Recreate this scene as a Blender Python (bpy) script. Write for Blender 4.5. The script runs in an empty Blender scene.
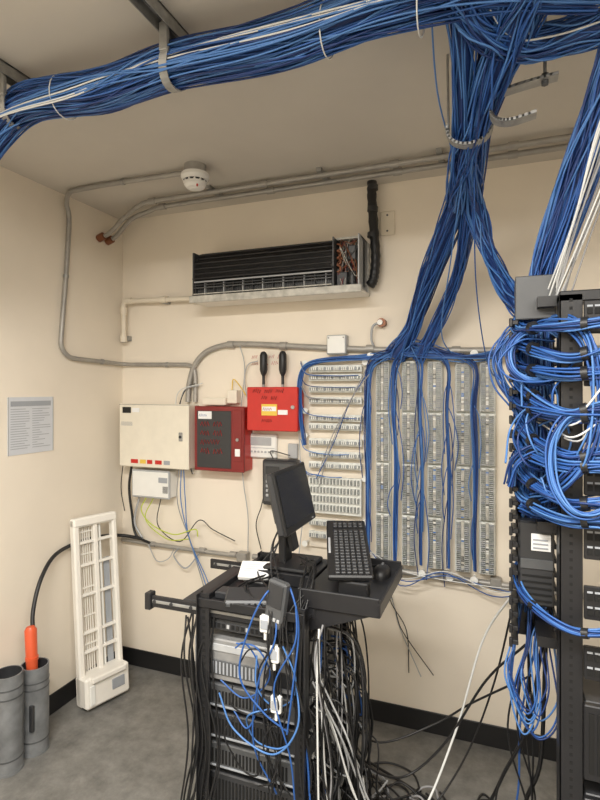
import bpy, math, random
from mathutils import Vector, Matrix
random.seed(23)
R=random.random
def U(a,b): return a+(b-a)*random.random()

# ---------------- materials ----------------
def mat(name,col,rough=.6,metal=0.0,var=0.0,scale=20.0,bump=0.0,spec=.5,detail=4,nr=.5):
    m=bpy.data.materials.new(name); m.use_nodes=True
    nt=m.node_tree; b=nt.nodes['Principled BSDF']
    b.inputs['Base Color'].default_value=(*col,1); b.inputs['Roughness'].default_value=rough
    b.inputs['Metallic'].default_value=metal
    b.inputs['Specular IOR Level'].default_value=spec
    tc=nt.nodes.new('ShaderNodeTexCoord'); n=nt.nodes.new('ShaderNodeTexNoise')
    n.inputs['Scale'].default_value=scale; n.inputs['Detail'].default_value=detail; n.inputs['Roughness'].default_value=nr
    nt.links.new(tc.outputs['Object'],n.inputs['Vector'])
    r=nt.nodes.new('ShaderNodeValToRGB')
    v=max(var,.02)
    r.color_ramp.elements[0].position=.3; r.color_ramp.elements[1].position=.7
    r.color_ramp.elements[0].color=(*[c*(1-v) for c in col],1)
    r.color_ramp.elements[1].color=(*[min(1,c*(1+v)) for c in col],1)
    nt.links.new(n.outputs['Fac'],r.inputs['Fac']); nt.links.new(r.outputs['Color'],b.inputs['Base Color'])
    if bump>0:
        bp=nt.nodes.new('ShaderNodeBump'); bp.inputs['Strength'].default_value=bump; bp.inputs['Distance'].default_value=.01
        n2=nt.nodes.new('ShaderNodeTexNoise'); n2.inputs['Scale'].default_value=scale*6
        nt.links.new(tc.outputs['Object'],n2.inputs['Vector'])
        nt.links.new(n2.outputs['Fac'],bp.inputs['Height']); nt.links.new(bp.outputs['Normal'],b.inputs['Normal'])
    return m
M_wall=mat('wall_paint',(.80,.725,.615),.75,var=.03,scale=3,bump=.06)
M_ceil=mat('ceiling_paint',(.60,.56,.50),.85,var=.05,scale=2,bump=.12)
M_floor=mat('concrete',(.175,.170,.158),.5,var=.42,scale=9,bump=.12,detail=14,nr=.72)
M_base=mat('black_vinyl',(.012,.012,.013),.45)
M_blue=mat('cable_blue',(.026,.100,.34),.42)
M_blue2=mat('cable_blue_light',(.07,.19,.47),.4)
M_blue3=mat('cable_blue_dark',(.010,.036,.155),.5)
M_white=mat('cable_white',(.66,.67,.66),.45)
M_blk=mat('black_rubber',(.012,.012,.013),.45)
M_blkm=mat('black_metal',(.017,.017,.019),.38,metal=.1,var=.1)
M_dk=mat('dark_plastic',(.03,.031,.034),.4)
M_dgrey=mat('charcoal_case',(.075,.078,.082),.4,var=.08)
M_screen=mat('lcd_glass',(.010,.010,.012),.18)
M_steel=mat('galvanised_steel',(.36,.36,.35),.5,metal=.6,var=.15,scale=40)
M_cond=mat('conduit_grey',(.36,.345,.32),.45,metal=.35,var=.1)
M_beige=mat('beige_enamel',(.76,.71,.60),.45,var=.03)
M_pipe=mat('cream_pvc',(.76,.69,.57),.5)
M_cream=mat('cream_plastic',(.84,.81,.75),.45)
M_wp=mat('white_plastic',(.80,.80,.77),.4)
M_panelw=mat('punch_block_white',(.70,.71,.67),.5,var=.12,scale=60)
M_pin=mat('punch_block_pins',(.33,.35,.34),.45,metal=.2,var=.35,scale=90)
M_red=mat('red_enamel',(.52,.020,.014),.35,var=.05)
M_dred=mat('dark_red_enamel',(.20,.013,.013),.35,var=.05)
M_ink=mat('black_ink',(.01,.01,.01),.6)
M_paper=mat('paper',(.80,.80,.80),.7)
M_npaper=mat('notice_paper',(.60,.62,.66),.5)
M_greyp=mat('grey_print',(.33,.35,.38),.7)
M_yel=mat('yellow_label',(.75,.52,.08),.6)
M_green=mat('lime_wire',(.50,.60,.06),.45)
M_orange=mat('orange_plastic',(.66,.10,.035),.4)
M_gpl=mat('grey_pvc',(.165,.172,.178),.4,var=.3,scale=14)
M_lgrey=mat('light_grey_case',(.40,.41,.42),.4,var=.05)
M_silver=mat('server_silver',(.30,.30,.30),.38,metal=.3,var=.1)
M_brown=mat('copper_brown',(.22,.08,.035),.4,metal=.3)
M_pcb=mat('circuit_board',(.07,.06,.04),.5,var=.5,scale=150)
M_fin=mat('coil_fins',(.022,.021,.021),.5,var=.4,scale=60)
M_grime=mat('dirty_white',(.47,.455,.41),.5,var=.25,scale=30)
M_grey=mat('cable_grey',(.30,.30,.31),.5)
M_dboard=mat('hole_dark',(.004,.004,.004),.8)

# ---------------- mesh builder ----------------
class MB:
    def __init__(s): s.v=[];s.f=[];s.m=[];s.sm=[];s.mats=[]
    def mi(s,m):
        if m not in s.mats: s.mats.append(m)
        return s.mats.index(m)
    def add(s,vs,fs,m,smooth=False):
        o=len(s.v); k=s.mi(m); s.v+= [tuple(v) for v in vs]
        for f in fs: s.f.append(tuple(i+o for i in f)); s.m.append(k); s.sm.append(smooth)
    def box(s,c,size,m,bev=0.0,rot=None):
        c=Vector(c); h=[x/2 for x in size]; b=min(bev,min(h)*.9)
        vs=[];fs=[]
        if b<=0:
            for i in (-1,1):
                for j in (-1,1):
                    for k in (-1,1): vs.append(Vector((i*h[0],j*h[1],k*h[2])))
            fs=[(0,1,3,2),(4,6,7,5),(0,4,5,1),(2,3,7,6),(0,2,6,4),(1,5,7,3)]
        else:
            idx={}
            for i in (-1,1):
                for j in (-1,1):
                    for k in (-1,1):
                        sg=(i,j,k)
                        for a in range(3):
                            p=[sg[q]*(h[q] if q==a else h[q]-b) for q in range(3)]
                            idx[(sg,a)]=len(vs); vs.append(Vector(p))
            def sg(a,sa,b_,sb,c_,sc):
                t=[0,0,0]; t[a]=sa;t[b_]=sb;t[c_]=sc; return tuple(t)
            for a in range(3):
                b1,c1=[q for q in range(3) if q!=a]
                for sa in (-1,1):
                    fs.append([idx[(sg(a,sa,b1,x,c1,y),a)] for x,y in ((-1,-1),(1,-1),(1,1),(-1,1))])
            for a in range(3):
                for b1 in range(a+1,3):
                    c1=3-a-b1
                    for sa in (-1,1):
                        for sb in (-1,1):
                            fs.append([idx[(sg(a,sa,b1,sb,c1,-1),a)],idx[(sg(a,sa,b1,sb,c1,1),a)],idx[(sg(a,sa,b1,sb,c1,1),b1)],idx[(sg(a,sa,b1,sb,c1,-1),b1)]])
            for i in (-1,1):
                for j in (-1,1):
                    for k in (-1,1): fs.append([idx[((i,j,k),a)] for a in range(3)])
        out=[]
        for f in fs:
            p=[vs[i] for i in f]; n=(p[1]-p[0]).cross(p[2]-p[0]); ce=sum(p,Vector())/len(p)
            out.append(tuple(f) if n.dot(ce)>0 else tuple(reversed(f)))
        if rot is not None: vs=[rot@v for v in vs]
        s.add([v+c for v in vs],out,m)
    def bx(s,x0,x1,y0,y1,z0,z1,m,bev=0.0):
        s.box(((x0+x1)/2,(y0+y1)/2,(z0+z1)/2),(abs(x1-x0),abs(y1-y0),abs(z1-z0)),m,bev)
    def tube(s,pts,r,m,sides=6,caps=True,smooth=True):
        pts=[Vector(p) for p in pts]; n=len(pts)
        if n<2: return
        rr=r if isinstance(r,(list,tuple)) else [r]*n
        vs=[];fs=[]
        t0=(pts[1]-pts[0]).normalized()
        up=Vector((0,0,1)) if abs(t0.z)<.9 else Vector((1,0,0))
        nx=t0.cross(up).normalized()
        for i in range(n):
            if i==0: t=pts[1]-pts[0]
            elif i==n-1: t=pts[-1]-pts[-2]
            else: t=pts[i+1]-pts[i-1]
            if t.length<1e-7: t=t0.copy()
            t.normalize()
            nx=(nx-t*nx.dot(t))
            if nx.length<1e-5: nx=t.orthogonal()
            nx.normalize(); ny=t.cross(nx)
            for k in range(sides):
                a=2*math.pi*k/sides
                vs.append(pts[i]+(nx*math.cos(a)+ny*math.sin(a))*rr[i])
        for i in range(n-1):
            for k in range(sides):
                k2=(k+1)%sides
                fs.append((i*sides+k,i*sides+k2,(i+1)*sides+k2,(i+1)*sides+k))
        s.add(vs,fs,m,smooth)
        if caps:
            s.add(vs[:sides],[tuple(reversed(range(sides)))],m); s.add(vs[-sides:],[tuple(range(sides))],m)
    def cyl(s,a,b,r,m,sides=20): s.tube([a,b],r,m,sides)
    def prism(s,poly,axis,a0,a1,m):
        n=len(poly); vs=[]
        for a in (a0,a1):
            for p,q in poly:
                vs.append((a,p,q) if axis=='x' else ((p,a,q) if axis=='y' else (p,q,a)))
        fs=[tuple(range(n)),tuple(reversed(range(n,2*n)))]
        for i in range(n):
            j=(i+1)%n; fs.append((i,n+i,n+j,j))
        s.add(vs,fs,m)
    def build(s,name):
        me=bpy.data.meshes.new(name); me.from_pydata(s.v,[],s.f)
        for m in s.mats: me.materials.append(m)
        me.polygons.foreach_set('material_index',s.m); me.polygons.foreach_set('use_smooth',s.sm)
        me.update()
        o=bpy.data.objects.new(name,me); bpy.context.scene.collection.objects.link(o); return o

def cr(c,n=8):
    c=[Vector(p) for p in c]
    if len(c)==2: return [c[0].lerp(c[1],i/n) for i in range(n+1)]
    P=[c[0]*2-c[1]]+c+[c[-1]*2-c[-2]]; out=[]
    for i in range(1,len(P)-2):
        a,b,d,e=P[i-1],P[i],P[i+1],P[i+2]
        for k in range(n):
            t=k/n
            out.append(.5*((2*b)+(d-a)*t+(2*a-5*b+4*d-e)*t*t+(3*b-a-3*d+e)*t**3))
    out.append(c[-1]); return out
BL=[M_blue]*5+[M_blue2]*3+[M_blue3]*3
def bundle(mb,ctrl,rad,n,r=.0029,mats=None,core=True,seg=8,wild=.12,coref=.72,drift=.5):
    mats=mats or BL
    pts=cr(ctrl,seg); N=len(pts)
    rads=rad if isinstance(rad,(list,tuple)) else [rad]*len(ctrl)
    def rd(i):
        t=i/seg; k=min(int(t),len(rads)-2); f=t-k; return rads[k]*(1-f)+rads[k+1]*f
    fr=[]; nx=None
    for i in range(N):
        t=(pts[min(i+1,N-1)]-pts[max(i-1,0)]).normalized()
        if nx is None: nx=t.orthogonal().normalized()
        nx=(nx-t*nx.dot(t)).normalized(); fr.append((nx.copy(),t.cross(nx)))
    if core: mb.tube(pts,[rd(i)*coref for i in range(N)],M_blue3,12)
    for s in range(n):
        th=U(0,2*math.pi); rho=U(.72,1.02) if core else math.sqrt(R())
        ph=U(0,6.28); ph2=U(0,6.28); w1=U(.5,2.2); w2=U(.5,2.6); am=U(.1,drift); q=[]
        for i in range(N):
            tt=i/max(1,N-1)*6.28
            a=th+am*math.sin(w1*tt+ph); ro=rho*(1+wild*math.sin(w2*tt+ph2))*rd(i)
            q.append(pts[i]+(fr[i][0]*math.cos(a)+fr[i][1]*math.sin(a))*ro)
        mb.tube(q,r,random.choice(mats),5,False)
def wire(mb,ctrl,m,r=.003,j=0.0,seg=8,sides=5):
    c=[Vector(p)+Vector((U(-j,j),U(-j,j),U(-j,j))) for p in ctrl]
    p=cr(c,seg)
    for q in p:
        if q.z<r: q.z=r
    mb.tube(p,r,m,sides,True)

# ---------------- room ----------------
XL,XR,YB,YF,H=-2.19,2.3,2.65,-2.2,2.74
def slab(name,x0,x1,y0,y1,z0,z1,m):
    b=MB(); b.bx(x0,x1,y0,y1,z0,z1,m); return b.build(name)
slab('floor',XL-.1,XR+.1,YF-.1,YB+.1,-.1,0,M_floor)
slab('ceiling',XL-.1,XR+.1,YF-.1,YB+.1,H,H+.1,M_ceil)
slab('wall_back',XL-.1,XR+.1,YB,YB+.1,0,H,M_wall)
slab('wall_left',XL-.1,XL,YF,YB,0,H,M_wall)
slab('wall_right',XR,XR+.1,YF,YB,0,H,M_wall)
slab('wall_front',XL-.1,XR+.1,YF-.1,YF,0,H,M_wall)
def baseb(name,x0,x1,y0,y1):
    b=MB(); b.bx(x0,x1,y0,y1,0,.105,M_base,.003); b.build(name)
baseb('baseboard_back',XL,XR,YB-.008,YB)
baseb('baseboard_left',XL,XL+.008,YF,YB-.008)
baseb('baseboard_right',XR-.008,XR,YF,YB-.008)

# ---------------- ceiling cable bundle ----------------
b=MB()
bundle(b,[(-1.95,1.2,2.2),(-1.78,1.28,2.38),(-1.62,1.3,2.56),(-1.45,1.3,2.635),(-1.15,1.3,2.62),(-.88,1.3,2.64),(-.55,1.3,2.625),(-.25,1.3,2.65),(.0,1.32,2.65),(.22,1.36,2.63)],[.05,.05,.05,.052,.056,.057,.06,.058,.055,.06],135,.0028,wild=.16,drift=.9)
for i in range(9):
    o=U(-.03,.03); p=U(-.03,.03)
    b.tube(cr([(-1.9,1.2+o,2.22),(-1.62,1.25+o,2.56+o),(-1.2,1.24-o/3,2.61+o),(-.88,1.243,2.615+p),(-.5,1.235,2.60-o*1.2),(-.1,1.245,2.63-p),(.2,1.3,2.6+o)],8),.0028,M_white if i in (1,4,7) else M_blue2,5)
for x in (-1.3,-.42,-.18):
    t=[(x+.006*math.sin(a),1.3+.064*math.cos(a),2.625+.064*math.sin(a)) for a in [k*2*math.pi/20 for k in range(21)]]
    b.tube(t,.002,M_white,5)
b.build('overhead_cable_bundle')

b=MB()
bundle(b,[(.10,1.18,2.68),(.04,1.40,2.62),(-.07,1.70,2.50),(-.135,2.05,2.40)],[.065,.06,.05,.06],80,.0029,wild=.16,drift=.8)
bundle(b,[(-.10,1.20,2.68),(-.09,1.38,2.63),(-.11,1.70,2.51),(-.135,2.05,2.40)],[.035,.035,.03,.03],32,.0029,wild=.25,drift=.9)
bundle(b,[(-.10,1.80,2.47),(-.15,2.05,2.40),(-.295,2.38,2.20),(-.40,2.54,1.98),(-.49,2.59,1.86)],[.042,.042,.042,.038,.05],46,.0029,wild=.2,drift=.9)
bundle(b,[(-.11,1.80,2.47),(-.11,2.05,2.38),(-.18,2.36,2.18),(-.29,2.53,1.98),(-.38,2.59,1.84)],[.03,.03,.028,.028,.035],30,.0029,wild=.25,drift=.9)
bundle(b,[(-.10,1.80,2.45),(-.09,2.05,2.36),(-.04,2.08,2.2),(.02,1.93,2.03),(.07,1.8,1.93)],[.03,.035,.028,.028,.03],32,.0029,wild=.25,drift=.9)
bundle(b,[(-.12,1.22,2.68),(-.06,1.38,2.61),(.05,1.48,2.59),(.20,1.52,2.61),(.36,1.52,2.63)],.04,50,.0029,wild=.2,drift=.9)
for i in range(6):
    o=U(-.03,.03)
    wire(b,[(-.05+o,1.25,2.68),(.03+o,1.4,2.58),(.12,1.48+o,2.6+o),(.34,1.5,2.61-o)],M_white if i%3==0 else M_blue,.0028)
b.tube(cr([(-.15,1.2,2.66),(-.17,1.55,2.55),(-.15,1.95,2.45),(-.22,2.3,2.28)],8),.0025,M_blue2,5)
wire(b,[(-.10,1.75,2.46),(-.19,2.2,2.2),(-.25,2.45,1.95),(-.20,2.6,1.84)],M_blue2,.0028)
wire(b,[(-.08,1.78,2.46),(-.09,2.2,2.1),(-.05,2.5,1.8),(.02,2.6,1.72)],M_blue,.0028)
b.build('cable_bundle')

b=MB()
bundle(b,[(.34,1.40,2.68),(.30,1.52,2.60),(.255,1.60,2.45),(.19,1.69,2.25),(.13,1.76,2.03),(.11,1.775,1.85),(.11,1.775,1.5),(.105,1.78,1.2)],[.05,.05,.05,.048,.042,.04,.04,.03],84,.0029,wild=.2,drift=.9)
for i in range(14):
    o=U(-.04,.05); p=U(-.04,.02)
    wire(b,[(.33+o*.6,1.38,2.66),(.32+o,1.48,2.52),(.275+o,1.56+p,2.35),(.21+o*.7,1.65+p,2.15),(.15+o*.5,1.71,1.95)],M_white if i%2 else M_grey,.0026,.012)
b.build('cable_bundle')

def strap(mb,pts,w,t,m,axis):
    ax=Vector(axis)
    P=[Vector(p) for p in pts]
    for i in range(len(P)-1):
        d=P[i+1]-P[i]; L=d.length; d.normalize(); n=d.cross(ax).normalized()
        rot=Matrix((d,ax,n)).transposed()
        mb.box((P[i]+P[i+1])/2,(L+t*.7,w,t),m,0,rot)
for x in (-.88,-1.5):
    b=MB()
    b.bx(x-.021,x-.018,.95,1.37,2.70,2.74,M_steel); b.bx(x+.018,x+.021,.95,1.37,2.70,2.74,M_steel)
    b.bx(x-.021,x+.021,.95,1.37,2.735,2.74,M_steel)
    for k in range(6): b.bx(x-.012,x+.012,.98+k*.06,1.01+k*.06,2.733,2.7355,M_dboard)
    r=.064; pts=[(x+.02*math.sin(a),1.3+r*math.cos(a),2.635+r*math.sin(a)) for a in [math.radians(-190+k*13) for k in range(15)]]
    strap(b,pts,.026,.004,M_steel,(1,0,0))
    b.bx(x-.013,x+.013,1.23,1.245,2.64,2.72,M_steel,.002)
    b.cyl((x,1.24,2.70),(x,1.24,2.74),.006,M_steel,8)
    b.build('cable_support_hook')
b=MB()
c=Vector((-.09,1.70,2.50))
pts=[c+Vector((.066*math.cos(a),0,.055*math.sin(a))) for a in [math.radians(-190+k*12) for k in range(18)]]
strap(b,pts,.035,.008,M_steel,(0,1,0))
b.cyl(c+Vector((-.062,0,.0)),(-.155,1.70,2.74),.004,M_steel,8)
b.build('cable_support_hook')
b=MB() # empty C hook
pts=[(.145,1.60,2.552),(.08,1.60,2.546),(.01,1.60,2.536),(-.012,1.60,2.526),(-.024,1.60,2.505),(-.024,1.60,2.475),(-.006,1.60,2.455),(.03,1.60,2.448),(.09,1.60,2.458)]
strap(b,cr(pts,4),.04,.008,M_steel,(0,1,0))
b.cyl((.115,1.60,2.56),(.115,1.60,2.74),.005,M_steel,8); b.cyl((.115,1.60,2.535),(.115,1.60,2.565),.010,M_dgrey,6)
b.build('cable_support_hook')

# ---------------- conduits ----------------
def coupling(mb,p,d,r,m=M_cond):
    p=Vector(p); d=Vector(d).normalized()
    mb.cyl(p-d*.02,p+d*.02,r*1.35,m,14)
def clampstrap(mb,p,d,r):
    p=Vector(p); d=Vector(d).normalized(); mb.cyl(p-d*.008,p+d*.008,r*1.25,M_steel,12)
b=MB()
r=.0125
pth=[(-1.40,2.12,2.715),(-1.75,2.12,2.722),(-2.03,2.12,2.722),(-2.11,2.135,2.718),(-2.16,2.17,2.68),(-2.172,2.2,2.60),(-2.174,2.18,2.3),(-2.174,2.15,2.0),(-2.174,2.15,1.92),(-2.172,2.19,1.875),(-2.172,2.25,1.862),(-2.172,2.45,1.855),(-2.172,2.58,1.85),(-2.15,2.625,1.848),(-2.08,2.632,1.845),(-1.8,2.632,1.84),(-1.70,2.632,1.835),(-1.665,2.632,1.81),(-1.655,2.632,1.75),(-1.655,2.632,1.62)]
b.tube(cr(pth,6),r,M_cond,10)
for p,d in (((-2.174,2.18,2.3),(0,0,1)),((-2.172,2.45,1.855),(0,1,0)),((-1.85,2.632,1.84),(1,0,0)),((-1.75,2.12,2.722),(1,0,0))): clampstrap(b,p,d,r)
b.build('conduit_pipe')
b=MB(); r=.016
b.tube(cr([(-1.70,2.625,1.62),(-1.695,2.628,1.72),(-1.66,2.63,1.83),(-1.58,2.63,1.91),(-1.45,2.63,1.945),(-1.3,2.63,1.945),(-.9,2.63,1.915),(-.5,2.63,1.89),(0,2.63,1.875),(.45,2.63,1.87)],6),r,M_cond,12)
for x,z in ((-1.42,1.946),(-1.1,1.93),(-.62,1.90),(-.2,1.88)): coupling(b,(x,2.63,z),(1,0,-.03),r)
b.build('conduit_pipe')
for k,(yy,zz) in enumerate(((2.37,2.712),(2.46,2.712))):
    b=MB(); r=.013
    b.tube(cr([(-2.185,2.46+.07*k-.02,2.575),(-2.12,2.45+.06*k,2.60),(-1.98,2.42+.05*k,2.67),(-1.86,yy+.01,zz-.012),(-1.74,yy,zz),(-1.2,yy,zz),(-.5,yy,zz),(.2,yy,zz),(1.2,yy,zz)],6),r,M_cond,10)
    b.cyl((-2.189,2.44+.07*k,2.572),(-2.15,2.44+.07*k,2.585),.022,M_brown,12)
    for x in (-1.76,-1.1,-.45,.05,.6):
        coupling(b,(x,yy,zz),(1,0,0),r)
    for x in (-1.4,-.8,-.25,.3): b.bx(x-.012,x+.012,yy-.03,yy+.03,zz+.008,2.74,M_steel)
    b.build('conduit_pipe')
b=MB(); b.tube([(-2.17,2.62,.775),(-1.8,2.62,.765),(-1.36,2.62,.762)],.012,M_cond,10)
for x in (-1.95,-1.6,-1.4): coupling(b,(x,2.62,.768),(1,0,0),.012)
b.box((-1.34,2.62,.762),(.06,.05,.05),M_cond,.004)
b.build('conduit_pipe')
b=MB(); b.tube([(-1.28,2.62,.77),(-.65,2.62,.79),(.6,2.62,.775)],.014,M_cond,10)
for x in (-.7,-.48,-.25,-.02,.2): b.box((x,2.625,.79),(.05,.045,.045),M_cond,.005)
b.build('conduit_pipe')

# ---------------- smoke detector ----------------
b=MB(); c=(-1.335,2.12)
def lathe(mb,cx,cy,prof,m,sides=28):
    vs=[];fs=[]
    for rr,z in prof:
        for k in range(sides):
            a=2*math.pi*k/sides; vs.append((cx+rr*math.cos(a),cy+rr*math.sin(a),z))
    for i in range(len(prof)-1):
        for k in range(sides):
            k2=(k+1)%sides; fs.append((i*sides+k,i*sides+k2,(i+1)*sides+k2,(i+1)*sides+k))
    mb.add(vs,fs,m,False)
lathe(b,*c,[(0,2.74),(.052,2.74),(.052,2.70),(0,2.70)],M_cond)
lathe(b,*c,[(.02,2.70),(.064,2.70),(.066,2.685),(.058,2.67),(.054,2.668)],M_wp)
lathe(b,*c,[(.054,2.668),(.041,2.66),(.039,2.645)],M_dk)
lathe(b,*c,[(.053,2.660),(.051,2.648),(.040,2.634),(.02,2.628),(0,2.627)],M_wp)
for k in range(12):
    a=k*math.pi/6; b.box((c[0]+.049*math.cos(a),c[1]+.049*math.sin(a),2.664),(.008,.008,.016),M_wp)
b.cyl((c[0]+.03,c[1]-.03,2.64),(c[0]+.03,c[1]-.03,2.629),.004,M_red,8)
b.build('smoke_detector')

# ---------------- air conditioner ----------------
b=MB()
b.bx(-1.57,-.625,2.625,2.65,2.17,2.44,M_grime,.004)
b.bx(-1.57,-.625,2.445,2.63,2.165,2.185,M_cream,.006)
b.bx(-1.575,-.62,2.440,2.452,2.16,2.198,M_grime,.003)
b.prism([(2.63,2.435),(2.53,2.44),(2.475,2.375),(2.455,2.29),(2.50,2.265),(2.63,2.265)],'x',-1.555,-.77,M_fin)
n=150
for i in range(n):
    x=-1.55+i*(.775/n)
    b.prism([(2.63,2.438),(2.527,2.444),(2.470,2.377),(2.450,2.288),(2.50,2.263)],'x',x,x+.0016,M_fin)
for (yy,zz) in ((2.523,2.436),(2.498,2.408),(2.473,2.378),(2.466,2.348),(2.459,2.318),(2.450,2.290)):
    b.cyl((-1.558,yy,zz),(-.76,yy,zz),.0045,M_blkm,8)
b.bx(-1.555,-.77,2.455,2.470,2.270,2.278,M_lgrey,.002)
b.bx(-1.555,-.77,2.475,2.62,2.185,2.265,M_dboard)
b.cyl((-1.54,2.51,2.225),(-.78,2.51,2.225),.04,M_dk,20)
for i in range(60):
    x=-1.545+i*.013; b.bx(x,x+.002,2.468,2.50,2.20,2.25,M_dgrey)
for i in range(14):
    x=-1.545+i*.057; b.bx(x,x+.004,2.455,2.50,2.195,2.265,M_lgrey if i%2 else M_dk)
b.bx(-1.555,-.77,2.450,2.458,2.238,2.244,M_dgrey,.001); b.bx(-1.555,-.77,2.450,2.458,2.252,2.258,M_dk,.001)
b.bx(-1.555,-.77,2.450,2.458,2.205,2.211,M_grime,.001)
b.bx(-1.565,-1.555,2.46,2.63,2.19,2.435,M_dk)
b.bx(-.768,-.762,2.455,2.63,2.185,2.44,M_dgrey)
b.bx(-.758,-.635,2.54,2.57,2.20,2.43,M_pcb)
b.bx(-.641,-.635,2.46,2.63,2.19,2.445,M_lgrey); b.bx(-.76,-.635,2.50,2.63,2.435,2.445,M_grime)
b.bx(-.755,-.70,2.48,2.55,2.19,2.27,M_dk,.004); b.bx(-.70,-.66,2.49,2.55,2.33,2.40,M_dgrey,.004)
b.cyl((-.68,2.50,2.20),(-.68,2.50,2.27),.018,M_dk,14)
for i in range(40):
    x=U(-.755,-.645); z=U(2.20,2.425); b.box((x,2.532,z),(U(.006,.02),.02,U(.006,.02)),random.choice([M_lgrey,M_dk,M_brown,M_dgrey,M_dk,M_grime]),.001)
for i in range(26):
    p=[(U(-.755,-.645),U(2.47,2.53),U(2.19,2.43)) for _ in range(4)]
    wire(b,p,random.choice([M_blk,M_blk,M_brown,M_brown,M_grime,M_dred,M_dgrey]),.0018)
for k in range(4):
    z=2.29+k*.035
    b.tube([(-.755+.02*math.sin(a),2.49,z+.016*math.cos(a)) for a in [math.pi*q/8 for q in range(9)]],.005,M_brown,8)
b.build('air_conditioner')
b=MB()
b.tube(cr([(-.605,2.60,2.74),(-.605,2.60,2.66),(-.595,2.60,2.50),(-.585,2.595,2.36),(-.59,2.59,2.27),(-.60,2.585,2.23),(-.61,2.58,2.215)],8),[.024+.0018*math.sin(i*1.9) for i in range(49)],M_blk,12)
for z in (2.71,2.6,2.47): b.cyl((-.602,2.60,z-.012),(-.600,2.60,z+.012),.027,M_dk,14)
b.build('insulated_refrigerant_pipe')
b=MB()
b.tube([(-1.58,2.60,2.215),(-2.115,2.60,2.228),(-2.13,2.60,2.225),(-2.14,2.60,2.21),(-2.14,2.60,1.98)],.015,M_pipe,12)
for p,d in (((-1.62,2.6,2.217),(1,0,0)),((-2.10,2.6,2.228),(1,0,0)),((-2.14,2.6,2.17),(0,0,1)),((-2.14,2.6,2.0),(0,0,1)),((-1.85,2.6,2.222),(1,0,0))): b.cyl(Vector(p)-Vector(d)*.02,Vector(p)+Vector(d)*.02,.02,M_pipe,14)
for x,z in ((-1.85,2.222),(-1.65,2.217)): b.bx(x-.012,x+.012,2.6,2.65,z-.022,z+.022,M_steel,.002)
b.bx(-2.16,-2.12,2.615,2.65,1.99,2.02,M_steel); b.build('condensate_drain_pipe')

# ---------------- plates/boxes ----------------
b=MB(); b.bx(-.572,-.498,2.640,2.65,2.475,2.595,M_pipe,.003)
for z in (2.575,2.495): b.cyl((-.535,2.636,z),(-.535,2.641,z),.005,M_dgrey,8)
b.build('blank_cover_plate')
b=MB(); b.bx(-.845,-.74,2.60,2.65,1.875,1.975,M_lgrey,.004); b.bx(-.84,-.745,2.595,2.60,1.88,1.97,M_wp,.004)
for dx in(-.04,.04): b.cyl((-.7925+dx,2.592,1.96),(-.7925+dx,2.596,1.96),.004,M_steel,8)
b.build('junction_box')
b=MB(); b.cyl((-.56,2.65,2.03),(-.56,2.61,2.03),.022,M_brown,16); b.cyl((-.565,2.612,2.03),(-.565,2.60,2.03),.014,M_wp,12)
b.tube(cr([(-.57,2.61,2.03),(-.60,2.60,2.01),(-.61,2.61,1.95),(-.60,2.63,1.90)],6),.006,M_lgrey,8); b.build('conduit_stub_fitting')

b=MB()
b.bx(-2.11,-1.64,2.54,2.65,1.245,1.605,M_beige,.004); b.bx(-2.115,-1.635,2.53,2.542,1.24,1.61,M_beige,.004)
b.bx(-1.70,-1.675,2.525,2.531,1.40,1.45,M_steel,.003); b.cyl((-1.6875,2.526,1.425),(-1.6875,2.520,1.425),.008,M_dk,10)
b.bx(-2.09,-2.03,2.528,2.531,1.555,1.59,M_ink); b.bx(-2.02,-1.97,2.528,2.531,1.56,1.585,M_paper)
for x,m_,w in ((-2.03,M_red,.05),(-1.965,M_yel,.04),(-1.915,M_red,.035),(-1.86,M_red,.045),(-1.80,M_greyp,.04)): b.bx(x,x+w,2.528,2.531,1.262,1.285,m_)
for k in range(4): b.bx(-2.10,-2.02,2.53,2.5285,1.50-k*.006,1.502-k*.006,M_greyp)
b.bx(-2.115,-1.635,2.5285,2.53,1.603,1.606,M_cond)
b.build('beige_alarm_panel')
b=MB(); b.bx(-2.05,-1.79,2.575,2.65,1.06,1.215,M_wp,.004); b.bx(-2.053,-1.787,2.565,2.577,1.055,1.22,M_lgrey,.003)
b.bx(-2.045,-1.795,2.562,2.566,1.065,1.21,M_wp,.002)
for k in range(6): b.bx(-1.83+k*.006,-1.828+k*.006,2.560,2.563,1.09,1.13,M_ink)
b.bx(-1.86,-1.80,2.560,2.563,1.15,1.18,M_greyp); b.build('telecom_interface_box')

def scribble(mb,x0,x1,z,h,y,m,r=.0014,words=2):
    L=(x1-x0)/words
    for w in range(words):
        a=x0+w*L; n=int(L*.8/(h*.35)); p=[]
        for i in range(n): p.append((a+i*h*.35+U(-.2,.2)*h*.3,y,z+(h if i%2 else 0)+U(-.3,.3)*h*.5))
        if len(p)>1: mb.tube(p,r,m,4)
b=MB(); b.bx(-1.60,-1.295,2.55,2.65,1.245,1.597,M_red,.004); b.bx(-1.603,-1.292,2.538,2.552,1.242,1.60,M_dred,.004)
b.bx(-1.585,-1.37,2.535,2.539,1.26,1.575,M_dk,.002); b.bx(-1.355,-1.305,2.535,2.539,1.30,1.58,M_dred,.002)
b.bx(-1.575,-1.49,2.533,2.536,1.53,1.572,M_paper); scribble(b,-1.57,-1.50,1.543,.014,2.5325,M_blue,.0012,1)
for z,w in ((1.49,2),(1.44,2),(1.39,1),(1.34,2)): scribble(b,-1.56,-1.40,z,.026,2.533,M_red,.0018,w)
b.cyl((-1.33,2.536,1.42),(-1.33,2.528,1.42),.009,M_steel,12)
b.bx(-1.345,-1.315,2.533,2.536,1.33,1.37,M_paper)
b.build('fire_alarm_panel')
b=MB(); b.bx(-1.58,-1.43,2.58,2.65,1.605,1.645,M_beige,.003); b.bx(-1.43,-1.37,2.60,2.65,1.615,1.69,M_beige,.003)
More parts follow.
